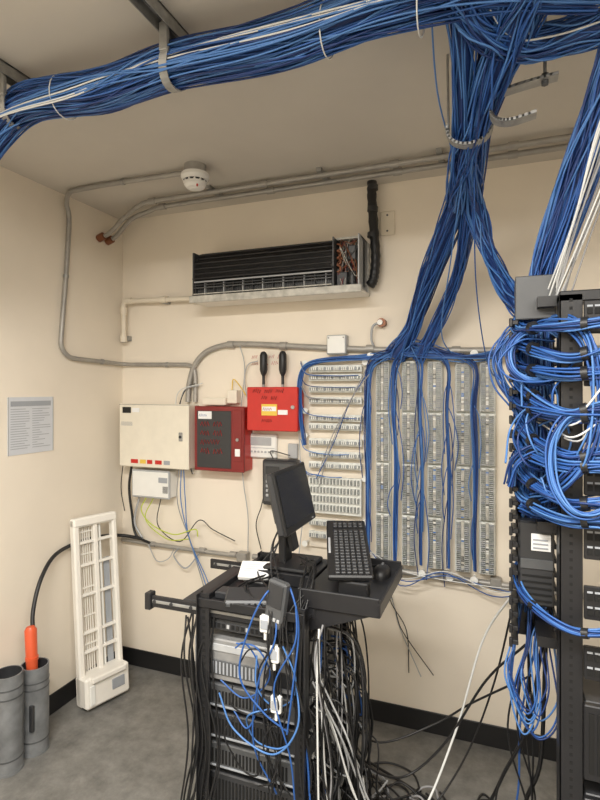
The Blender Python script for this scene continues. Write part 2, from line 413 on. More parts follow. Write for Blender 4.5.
b.tube(cr([(-1.41,2.62,1.69),(-1.40,2.62,1.75),(-1.35,2.62,1.70),(-1.30,2.63,1.62)],6),.003,M_yel,6); b.build('terminal_box')
b=MB(); b.bx(-1.275,-.988,2.555,2.65,1.475,1.703,M_red,.005); b.bx(-1.278,-.985,2.543,2.557,1.472,1.706,M_red,.004)
b.bx(-1.19,-1.10,2.540,2.544,1.555,1.615,M_yel); b.bx(-1.185,-1.105,2.539,2.541,1.578,1.602,M_paper); scribble(b,-1.18,-1.11,1.582,.014,2.5385,M_red,.0014,1)
b.bx(-1.095,-1.04,2.540,2.544,1.56,1.585,M_paper)
scribble(b,-1.24,-1.04,1.675,.018,2.541,M_ink,.0014,3); scribble(b,-1.19,-1.08,1.64,.018,2.541,M_ink,.0014,2)
scribble(b,-1.19,-1.11,1.52,.014,2.541,M_ink,.001,1)
b.cyl((-1.01,2.545,1.60),(-1.01,2.535,1.60),.01,M_steel,12); b.build('cellular_fire_communicator')
for x in (-1.205,-1.092):
    b=MB(); b.cyl((x,2.60,1.706),(x,2.60,1.725),.007,M_steel,10); b.tube([(x,2.60,1.72),(x,2.60,1.765)],.008,M_blk,10)
    b.tube([(x,2.60,1.765),(x,2.60,1.78),(x,2.60,1.80),(x,2.60,1.88),(x,2.60,1.895),(x,2.60,1.90)],[.008,.016,.021,.021,.014,.005],M_blk,12); b.build('antenna')
b=MB(); b.bx(-1.318,-1.141,2.625,2.65,1.316,1.448,M_wp,.006); b.bx(-1.30,-1.17,2.622,2.626,1.385,1.43,M_lgrey,.002)
for i in range(7): b.bx(-1.295+i*.021,-1.283+i*.021,2.621,2.626,1.345,1.355,M_lgrey,.001)
b.bx(-1.31,-1.15,2.6225,2.6255,1.37,1.372,M_greyp)
b.build('alarm_keypad')
b=MB(); b.bx(-1.205,-1.005,2.58,2.65,1.07,1.315,M_dk,.008); b.bx(-1.19,-1.02,2.572,2.582,1.09,1.30,M_dgrey,.004); b.bx(-1.18,-1.10,2.568,2.574,1.24,1.28,M_dk,.002)
for i in range(4):
    for j in range(3): b.box((-1.17+j*.025,2.570,1.20-i*.025),(.015,.006,.015),M_lgrey,.002)
b.build('telephone')
b=MB(); b.bx(-1.075,-1.02,2.63,2.65,1.32,1.40,M_lgrey,.003); b.build('phone_jack')
b=MB()
scribble(b,-1.30,-1.09,1.865,.018,2.649,M_red,.0014,4); scribble(b,-1.30,-1.12,1.83,.018,2.649,M_red,.0014,3); b.build('marker_handwriting')

b=MB(); b.bx(-2.19,-2.187,1.835,2.105,1.375,1.655,M_npaper)
b.bx(-2.187,-2.1862,1.85,2.09,1.61,1.635,M_greyp)
for k in range(17):
    z=1.595-k*.012; b.bx(-2.187,-2.1862,1.85,U(1.93,1.965),z,z+.003,M_greyp); b.bx(-2.187,-2.1862,1.975,U(2.0,2.09),z,z+.003,M_greyp)
for y in (1.835,2.102): b.bx(-2.1875,-2.1855,y,y+.004,1.375,1.655,M_lgrey)
b.build('posted_notice')

# ---------------- punch down blocks ----------------
b=MB()
b.bx(-.95,-.64,2.63,2.65,.86,1.85,M_wall)
for z in (1.80,1.755,1.695,1.635,1.545,1.50,1.42,1.355,1.30,1.00,.935):
    b.bx(-.94,-.655,2.59,2.60,z-.018,z+.018,M_panelw,.002); b.bx(-.93,-.665,2.575,2.59,z-.006,z+.006,M_pin)
    for x in (-.93,-.67): b.bx(x-.01,x+.01,2.6,2.65,z-.012,z+.012,M_panelw)
    for i in range(26): b.bx(-.93+i*.0102,-.926+i*.0102,2.57,2.578,z-.009,z+.009,M_wp if i%4 else M_greyp)
b.bx(-.94,-.655,2.58,2.60,1.05,1.24,M_panelw,.003)
for r_ in range(4):
    z=1.07+r_*.045
    for i in range(30): b.bx(-.93+i*.009,-.9255+i*.009,2.565,2.58,z,z+.028,M_pin if i%2 else M_wp)
for x in (-.965,-.64):
    for z in (1.83,1.58,1.45,1.24,1.02,.88):
        b.cyl((x,2.65,z),(x,2.60,z),.006,M_wp,8); b.cyl((x,2.60,z),(x,2.595,z),.016,M_wp,14)
b.build('horizontal_punch_down_blocks')
for (x0,x1) in ((-.59,-.515),(-.46,-.385),(-.335,-.26),(-.205,-.13),(-.095,-.02)):
    b=MB(); b.bx(x0,x1,2.63,2.65,.82,1.84,M_panelw,.002)
    for s in range(4):
        z0=.825+s*.254; b.bx(x0+.004,x1-.004,2.605,2.63,z0,z0+.246,M_panelw,.003)
        for i in range(25):
            z=z0+.006+i*.0094
            for (a0,a1) in ((x0+.009,x0+.029),(x1-.029,x1-.009)):
                b.bx(a0,a1,2.594,2.606,z,z+.0055,random.choice([M_pin,M_pin,M_pin,M_greyp,M_lgrey]))
            if R()<.5: b.bx(x0+.031,x1-.031,2.594,2.5965,z,z+.006,random.choice([M_grey,M_dgrey,M_lgrey,M_blue2,M_wp]))
        b.bx(x0+.031,x1-.031,2.596,2.606,z0+.003,z0+.243,M_grime)
    for xx in (x0-.02,):
        for z in (1.86,.80):
            b.cyl((xx,2.65,z),(xx,2.59,z),.006,M_wp,8); b.cyl((xx,2.59,z),(xx,2.582,z),.018,M_wp,14)
    b.build('vertical_punch_down_block')

b=MB()
bundle(b,[(-.42,2.58,1.88),(-.55,2.575,1.86),(-.75,2.58,1.85),(-.93,2.58,1.83),(-.985,2.58,1.75),(-.98,2.58,1.55),(-.965,2.59,1.40)],[.03,.02,.015,.015,.015,.012,.008],14,.0028,core=False,wild=.4,drift=1)
bundle(b,[(-.50,2.57,1.88),(-.60,2.575,1.82),(-.622,2.58,1.7),(-.625,2.58,1.4),(-.62,2.58,1.1),(-.62,2.58,.86)],[.03,.02,.014,.012,.010,.008],16,.0028,core=False,wild=.4,drift=1)
for x,n in ((-.487,13),(-.36,11),(-.232,12),(-.112,10)):
    bundle(b,[(-.40,2.565,1.90),((x-.4)/2,2.57,1.87),(x,2.575,1.80),(x-.006,2.585,1.6),(x+.005,2.585,1.3),(x,2.59,1.0),(x,2.59,.84)],[.03,.02,.013,.010,.009,.008,.005],n,.0028,core=False,wild=.5,drift=1)
bundle(b,[(-.46,2.57,1.87),(-.3,2.57,1.85),(-.1,2.57,1.84),(.05,2.57,1.86),(.2,2.5,1.88)],[.02,.02,.02,.02,.02],16,.0028,core=False,wild=.4)
for i in range(34):
    x=random.choice((-.487,-.36,-.232,-.112,-.622)); z=U(1.05,1.82); d=U(.015,.045)*random.choice((-1,1)); dz=U(.15,.5)
    wire(b,[(x,2.585,z),(x+d*.6,2.572,z-dz*.2),(x+d,2.57,z-dz*.6),(x+d*.6,2.588,z-dz)],random.choice(BL),.0024,.005)
for i in range(12):
    z=random.choice((1.755,1.695,1.635,1.545,1.42,1.355,1.24,1.15)); w=U(.06,.28)
    wire(b,[(-.98,2.58,z+.08),(-.94,2.56,z+.02),(-.94+w*.6,2.555,z+.01),(-.94+w,2.57,z+.005)],random.choice(BL+[M_grey,M_grey]),.0024,.006)
for i in range(3):
    wire(b,[(-.62,2.57,1.8-i*.02),(-.72,2.55,1.62),(-.80,2.55,1.45-.04*i),(-.88,2.57,1.28-.05*i)],M_blue if i%2 else M_grey,.0024,.012)
for i in range(4):
    wire(b,[(-.62,2.58,.88),(-.45,2.56,.80-.02*i),(-.25,2.56,.80+.01*i),(-.05,2.56,.78-.01*i),(.15,2.5,.80)],M_blue if i%2 else M_white,.0026,.015)
b.build('cross_connect_wiring')

b=MB()
for i in range(3):
    wire(b,[(-1.72+.015*i,2.56,1.24),(-1.73+.02*i,2.57,1.05),(-1.66,2.58,.85),(-1.58+.02*i,2.58,.6),(-1.50,2.5,.55)],M_blue2 if i else M_grey,.003,.008)
wire(b,[(-1.95,2.57,1.06),(-1.98,2.56,.98),(-1.90,2.56,.90),(-1.75,2.56,.86),(-1.62,2.57,.90),(-1.60,2.57,.86)],M_green,.0035)
wire(b,[(-1.9,2.57,1.06),(-1.95,2.56,.93),(-1.80,2.56,.83),(-1.66,2.57,.84)],M_green,.003)
wire(b,[(-1.85,2.57,1.06),(-1.87,2.57,.9),(-1.72,2.57,.82),(-1.6,2.58,.95),(-1.52,2.6,.9),(-1.38,2.6,.85)],M_blk,.003)
wire(b,[(-2.08,2.60,1.24),(-2.10,2.6,1.1),(-2.08,2.6,.95),(-2.05,2.6,.82),(-1.95,2.6,.78)],M_blk,.008)
wire(b,[(-2.02,2.60,1.06),(-2.06,2.6,.9),(-2.0,2.6,.8)],M_lgrey,.007)
wire(b,[(-2.11,2.56,1.50),(-2.15,2.58,1.47),(-2.14,2.6,1.3),(-2.16,2.6,1.1),(-2.15,2.62,.95)],M_blk,.003)
wire(b,[(-1.30,2.6,1.62),(-1.33,2.62,1.75),(-1.31,2.62,1.83),(-1.25,2.62,1.85)],M_lgrey,.003)
wire(b,[(-1.36,2.62,1.94),(-1.33,2.62,1.8),(-1.36,2.62,1.5),(-1.33,2.60,1.2),(-1.30,2.60,1.0),(-1.30,2.6,.8)],M_lgrey,.003)
for i in range(3): wire(b,[(-1.64+.02*i,2.61,1.72),(-1.70-.02*i,2.6,1.68),(-1.76,2.61,1.55),(-1.75,2.62,1.40),(-1.66,2.62,1.2)],[M_blk,M_lgrey,M_white][i],.003,.01)
wire(b,[(-1.0,2.6,1.5),(-.99,2.6,1.3),(-.97,2.6,1.1),(-1.0,2.6,.8)],M_lgrey,.003)
wire(b,[(-1.20,2.6,1.13),(-1.22,2.6,1.05),(-1.25,2.6,.95),(-1.22,2.6,.82)],M_blk,.003)
wire(b,[(-1.15,2.6,1.32),(-1.16,2.6,1.36),(-1.05,2.6,1.34)],M_blk,.003)
for i in range(3): wire(b,[(-.55,2.6,.83),(-.5,2.6,.65-.04*i),(-.45,2.62,.5),(-.42+.05*i,2.6,.3)],[M_blk,M_lgrey,M_blk][i],.0025,.02)
wire(b,[(-1.62,2.62,.75),(-1.70,2.60,.66),(-1.78,2.6,.72),(-1.75,2.6,.77)],M_greyp,.004)
wire(b,[(-1.96,2.6,.77),(-1.90,2.6,.68),(-1.82,2.6,.70),(-1.78,2.6,.76)],M_lgrey,.003)
b.build('loose_wiring')
b=MB()
b.tube(cr([(-2.06,1.87,.50),(-2.10,1.90,.62),(-2.13,1.98,.76),(-2.165,2.12,.84),(-2.165,2.35,.85),(-2.14,2.55,.82),(-2.0,2.60,.80)],8),.010,M_blk,10); b.build('black_hose')

# ---------------- AC front cover leaning ----------------
b=MB()
ux=Vector((.30,.954,0)).normalized(); lean=math.atan2(.085,1.0)
O=Vector((-2.095,2.175,0.012))
nrm0=ux.cross(Vector((0,0,1)))
upv=(Vector((0,0,1))*math.cos(lean)-nrm0*math.sin(lean)).normalized(); nn=ux.cross(upv).normalized()
rot=Matrix((ux,nn,upv)).transposed()
def cb(u0,u1,v0,v1,w0,w1,m,bev=.004):
    c=O+ux*((u0+u1)/2)+upv*((v0+v1)/2)+nn*((w0+w1)/2)
    b.box(c,(abs(u1-u0),abs(w1-w0),abs(v1-v0)),m,bev,rot)
W=.26;L=.985
cb(0,.035,0,L,.0,.045,M_cream,.008); cb(W-.03,W,0,L,.0,.045,M_cream,.008)
cb(0,W,L-.05,L,.0,.05,M_cream,.01); cb(0,W,0,.16,-.01,.10,M_cream,.012)
cb(.12,.145,.14,L-.04,.0,.035,M_cream,.004)
for v in (.26,.36,.56,.72,.84): cb(.02,W-.02,v,v+.014,.005,.03,M_cream,.002)
for k in range(6): cb(.04+k*.013,.043+k*.013,.16,L-.05,.002,.012,M_cream,.0)
for v in (.3,.45,.6,.78,.9): cb(.03,.125,v,v+.005,.0,.015,M_cream,0)
cb(.16,.17,.16,L-.05,0,.02,M_wp,.001)
cb(.19,.225,.16,L-.25,-.004,.004,M_greyp,.001)
cb(.15,W-.035,.05,.105,.098,.104,M_greyp,.002); cb(.02,.05,.02,.12,.10,.108,M_wp,.004)
cb(.03,W-.03,.13,.16,.08,.12,M_cream,.006)
b.build('air_conditioner_cover')

# ---------------- grey tubes ----------------
def hollow(mb,x,y,z0,z1,r,m,tilt=(0,0)):
    a=Vector((x,y,z0)); c=Vector((x+tilt[0],y+tilt[1],z1))
    mb.tube([a,c],r,m,28,False); mb.tube([c,a+(c-a)*.05],r*.9,M_dk,28,False)
    vs=[];n=28
    for rr in (r,r*.9):
        for k in range(n): vs.append(c+Vector((rr*math.cos(2*math.pi*k/n),rr*math.sin(2*math.pi*k/n),0)))
    mb.add(vs,[(k,(k+1)%n,n+(k+1)%n,n+k) for k in range(n)],m)
    mb.tube([a,a+(c-a)*.03],r*1.04,m,28)
b=MB(); hollow(b,-2.05,1.865,.0,.40,.062,M_gpl)
for z in (.06,.30,.33): b.cyl((-2.05,1.865,z),(-2.05,1.865,z+.006),.0635,M_dgrey,28)
b.bx(-2.02,-2.0,1.805,1.82,.12,.24,M_dk,.002)
b.build('grey_pipe_canister')
b=MB(); hollow(b,-2.055,1.725,.0,.43,.062,M_gpl)
for z in (.06,.33,.37): b.cyl((-2.055,1.725,z),(-2.055,1.725,z+.006),.0635,M_dgrey,28)
b.build('grey_pipe_canister')
b=MB(); b.tube([(-2.05,1.865,.02),(-2.06,1.86,.36),(-2.068,1.858,.56),(-2.07,1.858,.575)],[.022,.025,.027,.018],M_orange,16); b.cyl((-2.062,1.86,.42),(-2.062,1.86,.435),.029,M_orange,16); b.build('orange_tool_handle')

# ---------------- cart ----------------
X0,X1,Y0,Y1=-.94,-.59,1.55,2.03
b=MB()
for x in (X0,X1):
    for y in (Y0,Y1):
        b.bx(x-.02,x+.02,y-.003,y+.003,.09,1.0,M_blkm,.001); b.bx(x-(.02 if x==X0 else -.017),x-(.017 if x==X0 else -.02),y-.02,y+.02,.09,1.0,M_blkm)
        for k in range(40): b.bx(x-.005,x+.005,y-.0045,y+.0045,.12+k*.022,.13+k*.022,M_dboard)
        b.cyl((x,y-.012,.035),(x,y+.012,.035),.035,M_blk,16); b.bx(x-.015,x+.015,y-.018,y+.018,.06,.09,M_steel,.002)
b.bx(X0-.02,X1+.02,Y0-.02,Y1+.02,.09,.12,M_blkm,.004)
b.bx(X0-.02,X1+.02,Y0-.01,Y0+.0,.955,.985,M_blkm,.002); b.bx(X0-.02,X1+.02,Y1,Y1+.01,.955,1.0,M_blkm,.002)
b.bx(X0-.02,X1+.02,Y0,Y1,.955,.965,M_blkm,.002)
b.bx(X0-.02,X0-.0,Y0,Y1,.96,.985,M_blkm,.002)
b.bx(-.93,-.84,1.60,1.66,.965,.99,M_dk,.004)
for y in (1.57,2.0):
    b.bx(-1.18,-.62,y-.006,y+.006,.915,.955,M_blkm,.002); b.bx(-1.16,-.70,y-.010,y-.005,.932,.942,M_steel,.001)
    for x in (-1.15,-1.08,-1.0): b.cyl((x,y-.012,.9365),(x,y-.008,.9365),.007,M_dk,10)
b.bx(-1.19,-1.165,1.555,1.59,.905,.965,M_blkm,.003)
b.bx(-1.06,-.92,1.60,1.98,.93,.945,M_dk,.004)
SX,SY=-.348,1.98
b.bx(-.62,SX,1.60,SY,1.005,1.012,M_blkm,.001)
b.bx(-.62,SX,1.595,1.605,.985,1.045,M_blkm,.003); b.bx(-.62,SX,SY-.005,SY+.005,.985,1.045,M_blkm,.003); b.bx(SX-.007,SX+.003,1.595,SY+.005,.985,1.03,M_blkm,.003)
b.prism([(-.60,.99),(-.36,.99),(-.60,.90)],'y',1.605,1.611,M_blkm); b.prism([(-.60,.99),(-.36,.99),(-.60,.90)],'y',SY-.015,SY-.009,M_blkm)
b.bx(-.60,-.56,1.6,SY,.95,1.005,M_blkm,.002)
b.build('rolling_equipment_cart')
b=MB(); b.bx(-.985,-.60,1.575,2.005,.70,.84,M_silver,.004); b.bx(-.99,-.98,1.57,2.01,.70,.84,M_lgrey,.003)
b.bx(-.96,-.63,1.571,1.576,.80,.825,M_lgrey,.002); b.bx(-.95,-.75,1.571,1.576,.72,.77,M_dgrey,.002); b.bx(-.72,-.63,1.571,1.576,.72,.77,M_dk,.002)
for k in range(14): b.bx(-.95+k*.014,-.944+k*.014,1.5695,1.5715,.725,.765,M_greyp)
b.bx(-.90,-.78,1.65,1.80,.84,.842,M_paper)
for k in range(5): b.bx(-.5995,-.596,1.62+k*.08,1.67+k*.08,.72,.80,M_dk,.002)
b.build('rack_server')
b=MB(); b.bx(-.96,-.62,1.58,2.0,.868,.905,M_dgrey,.004); b.bx(-.95,-.63,1.577,1.581,.875,.898,M_dk,.001)
for k in range(16): b.bx(-.94+k*.018,-.93+k*.018,1.575,1.578,.88,.893,M_lgrey if k%4==0 else M_dboard)
b.build('rack_mounted_unit')
for (z0,z1,m_) in ((.605,.685,M_dgrey),(.50,.59,M_dk),(.40,.485,M_dgrey),(.27,.385,M_dk),(.13,.255,M_dgrey)):
    b=MB(); b.bx(-.965,-.605,1.575,2.005,z0,z1,m_,.004); b.bx(-.972,-.962,1.57,2.01,z0,z1,M_blkm,.003)
    b.bx(-.955,-.62,1.571,1.576,z0+.006,z0+.012,M_greyp,.001)
    for k in range(24): b.bx(-.95+k*.013,-.944+k*.013,1.5725,1.5755,z0+.02,z1-.02,M_dboard)
    for k in range(12): b.bx(-.606,-.603,1.60+k*.033,1.62+k*.033,z0+.015,z0+.035,M_lgrey if k%3 else M_wp)
    b.build('rack_mounted_unit')
b=MB(); rt=Matrix.Rotation(math.radians(14),3,'Z')@Matrix.Rotation(math.radians(25),3,'X'); cc=Vector((-.87,1.80,1.005))
b.box(cc,(.115,.085,.018),M_wp,.003,rt); b.box(cc+rt@Vector((0,0,.0095)),(.10,.07,.0015),M_paper,0,rt)
for k in range(4): b.box(cc+rt@Vector((-.01,.020-k*.011,.0108)),(.06,.002,.001),M_greyp,0,rt)
b.box((-.87,1.81,.975),(.09,.05,.03),M_lgrey,.003)
b.build('paper_label_card')
b=MB(); rt=Matrix.Rotation(math.radians(20),3,'Z')@Matrix.Rotation(math.radians(12),3,'X')
b.box((-.80,1.60,.988),(.15,.09,.025),M_dk,.006,rt)
for i in range(7): b.box(Vector((-.80,1.60,.988))+rt@Vector((-.06+i*.02,-.046,0)),(.013,.004,.012),M_dgrey,.001,rt)
b.build('network_switch')
b=MB(); rt=Matrix.Rotation(math.radians(8),3,'Y')@Matrix.Rotation(math.radians(-12),3,'Z'); cc=Vector((-.665,1.535,1.01))
b.box(cc,(.07,.03,.15),M_dgrey,.006,rt); b.box(cc+rt@Vector((0,-.016,.03)),(.056,.004,.075),M_dk,.002,rt)
for i in range(4): b.box(cc+rt@Vector((-.022+i*.015,-.017,-.045)),(.010,.004,.011),M_lgrey,.001,rt)
b.build('media_converter')
for (x,y,z) in ((-.665,1.515,.86),(-.66,1.52,.70),(-.70,1.525,.945)):
    b=MB(); b.box((x,y,z),(.035,.02,.055),M_wp,.004); b.box((x,y-.011,z),(.025,.002,.03),M_greyp,.001); b.cyl((x,y,z-.027),(x,y,z-.05),.006,M_wp,8); b.build('power_adapter')

# ---------------- monitor ----------------
b=MB(); C=Vector((-.752,1.905,1.273)); ti=math.atan2(.052,.22)
upm=Vector((-math.sin(ti),0,math.cos(ti))); ym=Vector((0,1,0)); nm=Vector((math.cos(ti),0,math.sin(ti)))
rt=Matrix((ym,nm,upm)).transposed()
def mbx(u,n,v,su,sn,sv,m,bev=.003): b.box(C+ym*u+nm*n+upm*v,(su,sn,sv),m,bev,rt)
mbx(0,-.012,0,.32,.03,.23,M_dk,.006); mbx(0,.003,0,.322,.012,.237,M_blk,.004); mbx(0,.0095,.006,.294,.002,.194,M_screen,.0)
mbx(0,-.04,-.01,.22,.035,.15,M_dk,.012); mbx(.12,.010,-.108,.012,.002,.005,M_lgrey,.0)
mbx(0,-.045,-.12,.06,.02,.16,M_blk,.004)
b.bx(-.84,-.66,1.80,1.99,1.012,1.028,M_blk,.006); b.bx(-.80,-.77,1.86,1.93,1.02,1.14,M_blk,.004)
b.bx(-.86,-.63,1.79,2.0,.966,1.012,M_blkm,.003)
b.build('computer_monitor')
b=MB(); A=Vector((-.455,1.655,1.075)); Bq=Vector((-.572,2.0,1.168)); ln=(Bq-A); Lk=ln.length; ln.normalize()
sx=Vector((1,.32,0)); sx=(sx-ln*sx.dot(ln)).normalized(); nk=sx.cross(ln).normalized(); rt=Matrix((sx,ln,nk)).transposed(); Ck=(A+Bq)/2
def kb(u,v,w,su,sv,sw,m,bev=.002): b.box(Ck+sx*u+ln*v+nk*w,(su,sv,sw),m,bev,rt)
kb(0,0,0,.15,Lk,.02,M_blk,.005)
rows=[-.055,-.034,-.015,.004,.023,.042]
for ri,u in enumerate(rows):
    v=-Lk/2+.018
    while v<Lk/2-.02:
        if not (abs(v-(Lk*.18))<.006 or abs(v-Lk*.30)<.006): kb(-u,v,.0125,.0155,.0155,.009,M_dk,.002)
        v+=.019
kb(-.066,0,.011,.008,.10,.004,M_lgrey,.001)
b.box((-.56,1.95,1.072),(.10,.04,.118),M_blk,.004); b.box((-.45,1.68,1.037),(.10,.04,.05),M_blk,.004)
b.build('computer_keyboard')
b=MB()
n=14
vs=[];fs=[]
mc=Vector((-.405,1.90,1.012))
for i in range(9):
    ph=math.pi/2*i/8
    for k in range(n):
        a=2*math.pi*k/n; vs.append(mc+Vector((.033*math.cos(a)*math.cos(ph)**.6 if i<8 else 0,.055*math.sin(a)*math.cos(ph)**.6 if i<8 else 0,.036*math.sin(ph))))
for i in range(8):
    for k in range(n): fs.append((i*n+k,i*n+(k+1)%n,(i+1)*n+(k+1)%n,(i+1)*n+k))
b.add(vs,fs,M_blk,True); b.cyl(mc+Vector((-.004,.02,.034)),mc+Vector((.004,.02,.034)),.008,M_dgrey,10)
wire(b,[mc+Vector((0,.05,.012)),mc+Vector((-.01,.066,.014)),mc+Vector((-.05,.066,.012)),mc+Vector((-.08,.06,.01))],M_blk,.002)
b.build('computer_mouse')

# ---------------- cart cables ----------------
b=MB()
for i in range(50):
    y=U(1.58,2.0); z=U(.2,.97); m_=random.choice([M_blk]*10+[M_dgrey,M_grey,M_white]); rr=U(.0028,.005)
    x1=U(-.56,-.42); yy=y+U(-.12,.12)
    wire(b,[(-.60,y,z),(x1-.03,y,z-.02),(x1,yy,z*.6),(x1-.03,yy+.05,z*.25),(U(-.6,-.3),U(1.6,2.1),.01)],m_,rr,.025)
for i in range(20):
    x=U(-.62,-.50); y=U(1.54,1.75); m_=random.choice([M_blk]*7+[M_white,M_blue,M_grey])
    wire(b,[(x,y,U(.93,1.0)),(x+U(-.03,.03),y-.03,.8),(x+U(-.03,.05),y-.02,.5),(x+U(-.05,.05),y-.02,.2),(x+U(-.1,.15),y+U(-.1,.1),.012)],m_,U(.0028,.004),.015)
for i in range(12):
    y=U(1.6,2.0); z1=U(.4,.95); z2=z1-U(.1,.35); d=U(.04,.14)
    wire(b,[(-.60,y,z1),(-.60+d,y+.02,z1-.03),(-.59+d,y+.05,z2-.06),(-.60,y+.06,z2)],random.choice([M_blk,M_blk,M_blk,M_lgrey,M_blue]),.0035,.02)
for i in range(4):
    o=U(-.03,.03)
    wire(b,[(-.57,1.62,.75+o),(-.50+o,1.65,.55),(-.44+o,1.70,.35),(-.36+o,1.72,.2),(-.33,1.68+o,.05),(-.40,1.55,.01)],M_white if i<2 else M_lgrey,.0036,.015)
for i in range(8):
    cx=U(-.80,-.66); cz=U(.52,.80); r1=U(.05,.10); r2=U(.06,.14); a0=U(0,6)
    wire(b,[(cx+r1*math.cos(a0+q),1.525-.015*math.sin(q*2),cz+r2*math.sin(a0+q)) for q in (0,.9,1.8,2.7,3.6,4.5)],random.choice([M_blue,M_blue2,M_blk,M_blk]),.0028,.01)
for i in range(9):
    x=U(-.70,-.60)
    wire(b,[(x,1.53,U(.95,1.05)),(x+U(-.03,.03),1.51,.9),(x+U(-.06,.04),1.515,.75),(x+U(-.08,.04),1.53,.55),(x,1.54,.4)],random.choice([M_blue,M_blk,M_blk,M_blk]),.003,.012)
wire(b,[(-.70,1.60,1.0),(-.69,1.52,1.05),(-.74,1.50,.95),(-.78,1.50,.78),(-.70,1.50,.68),(-.62,1.52,.62)],M_blue,.0032)
wire(b,[(-.66,1.60,1.03),(-.62,1.54,1.06),(-.585,1.52,.95),(-.60,1.50,.75),(-.62,1.51,.62)],M_blue,.0032)
wire(b,[(-.60,1.53,.80),(-.58,1.50,.66),(-.66,1.49,.56),(-.80,1.50,.60),(-.86,1.51,.70)],M_blue2,.0032)
for i in range(11):
    x=U(-.97,-.85)
    wire(b,[(x-.05,1.58,.92),(x-.06,1.55,.75),(x-.02,1.54,.5),(x-.05,1.53,.25),(x-U(0,.12),1.5,.01)],M_blk,.0035,.02)
wire(b,[(-1.0,1.75,.93),(-1.03,1.72,.87),(-1.0,1.70,.6),(-1.03,1.7,.3),(-1.15,1.7,.01)],M_blk,.004)
for i in range(8):
    y=U(1.82,1.98)
    wire(b,[(-.79,y,1.18),(-.82,y,1.10),(-.84+U(-.05,.1),y-.1,1.0),(-.75+U(-.1,.1),1.62,1.0),(-.68,1.54,.92),(-.66,1.52,.7)],M_blk,.0035,.015)
for i in range(6):
    wire(b,[(-.70,1.85,1.05),(-.63,1.76,1.06),(-.60,1.64,1.05),(-.61,1.56,.95),(-.59,1.53,.7)],M_blk,.0035,.025)
b.build('cart_cables')

b=MB()
def flr(pts,m_,r=.0045,j=.0): wire(b,pts,m_,r,j,10,6)
flr([(-.55,1.75,.55),(-.47,1.85,.35),(-.35,2.0,.22),(-.2,2.05,.35),(-.05,2.05,.62),(.08,1.95,.82)],M_blk,.0045)
flr([(-.57,1.9,.50),(-.45,2.0,.33),(-.25,2.1,.38),(-.1,2.1,.5),(.1,1.95,.72)],M_blk,.004)
flr([(-.57,1.65,.30),(-.42,1.75,.14),(-.28,1.9,.15),(-.16,2.05,.4),(-.06,2.1,.75),(.06,1.95,1.02)],M_white,.0045)
flr([(-.57,1.7,.25),(-.40,1.8,.10),(-.25,2.0,.12),(-.12,2.1,.3),(-.02,2.1,.6),(.05,1.95,1.0)],M_blk,.004)
flr([(-.55,2.3,.03),(-.3,2.2,.02),(-.1,2.1,.01),(.1,2.05,.03),(.2,1.9,.2)],M_blk,.006)
flr([(-.5,2.0,.02),(-.3,2.05,.012),(-.1,2.15,.012),(.15,2.2,.012),(.5,2.1,.012)],M_blk,.006)
flr([(-.45,1.8,.2),(-.30,1.85,.05),(-.15,1.95,.02),(0,1.85,.02),(.2,1.8,.02)],M_blk,.005)
flr([(-.5,1.95,.01),(-.35,1.9,.01),(-.2,2.0,.01),(-.05,1.9,.01),(.1,1.95,.01)],M_lgrey,.004)
flr([(.12,1.78,.9),(.08,1.85,.6),(.0,2.0,.3),(-.05,2.1,.06),(.1,2.2,.01)],M_blk,.006)
flr([(.13,1.78,.9),(.12,1.85,.5),(.08,1.95,.25),(.15,1.9,.02),(.35,1.85,.01)],M_blk,.007)
for i in range(6): flr([(.1+U(-.03,.03),1.8,.95),(.07+U(-.05,.05),1.85,.6),(.06+U(-.06,.06),1.9,.3),(.0+U(-.1,.15),1.9,.02)],random.choice([M_blk,M_blk,M_blk,M_blue]),.0035,.02)
for i in range(16):
    cx=U(-.55,-.28); cy=U(1.72,2.25); r1=U(.05,.15)
    flr([(cx+r1*math.cos(q),cy+r1*math.sin(q)*U(.7,1.2),.008+U(0,.05)) for q in (0,.9,1.8,2.7,3.6,4.5,5.4,6.2)],random.choice([M_blk]*5+[M_lgrey,M_grey]),.0045)
for i in range(7):
    flr([(U(-.3,-.1),U(2.0,2.3),.01),(U(-.1,.0),U(2.0,2.35),.01),(U(0,.1),U(1.95,2.3),.012),(U(.1,.3),U(1.9,2.2),.012)],M_blk,.005)
b.build('floor_cables')
b=MB(); b.bx(-.50,-.36,1.60,1.72,.0,.07,M_dk,.006); b.bx(-.49,-.37,1.597,1.60,.015,.05,M_greyp,.002)
b.bx(-.49,-.38,1.61,1.71,.07,.078,M_dgrey,.003); b.build('power_supply_brick')

# ---------------- rack ----------------
RT=1.95
b=MB()
def post(x0,x1,y0,y1):
    b.bx(x0,x1,y0,y0+.006,0.02,RT,M_blkm,.001); b.bx(x0,x0+.005,y0,y1,0.02,RT,M_blkm,.001); b.bx(x0,x1,y1-.006,y1,0.02,RT,M_blkm,.001)
    for k in range(86):
        b.bx((x0+x1)/2-.004,(x0+x1)/2+.004,y0-.001,y0+.002,.06+k*.022,.068+k*.022,M_dboard)
post(.150,.207,1.59,1.67); post(.66,.717,1.59,1.67)
for x in (.15,.667): b.bx(x-.0,x+.05,1.40,1.90,0,.02,M_blkm,.003)
b.bx(.15,.717,1.59,1.67,RT-.02,RT+.01,M_blkm,.003)
b.bx(.045,.16,1.84,1.85,.9,1.99,M_blkm,.002); b.bx(.045,.05,1.77,1.85,.9,1.99,M_blkm,.002)
b.bx(.042,.152,1.70,1.71,1.90,2.03,M_dgrey,.003); b.bx(.042,.047,1.70,1.85,1.90,2.03,M_dgrey,.002); b.bx(.148,.152,1.70,1.85,1.90,2.03,M_dgrey,.002)
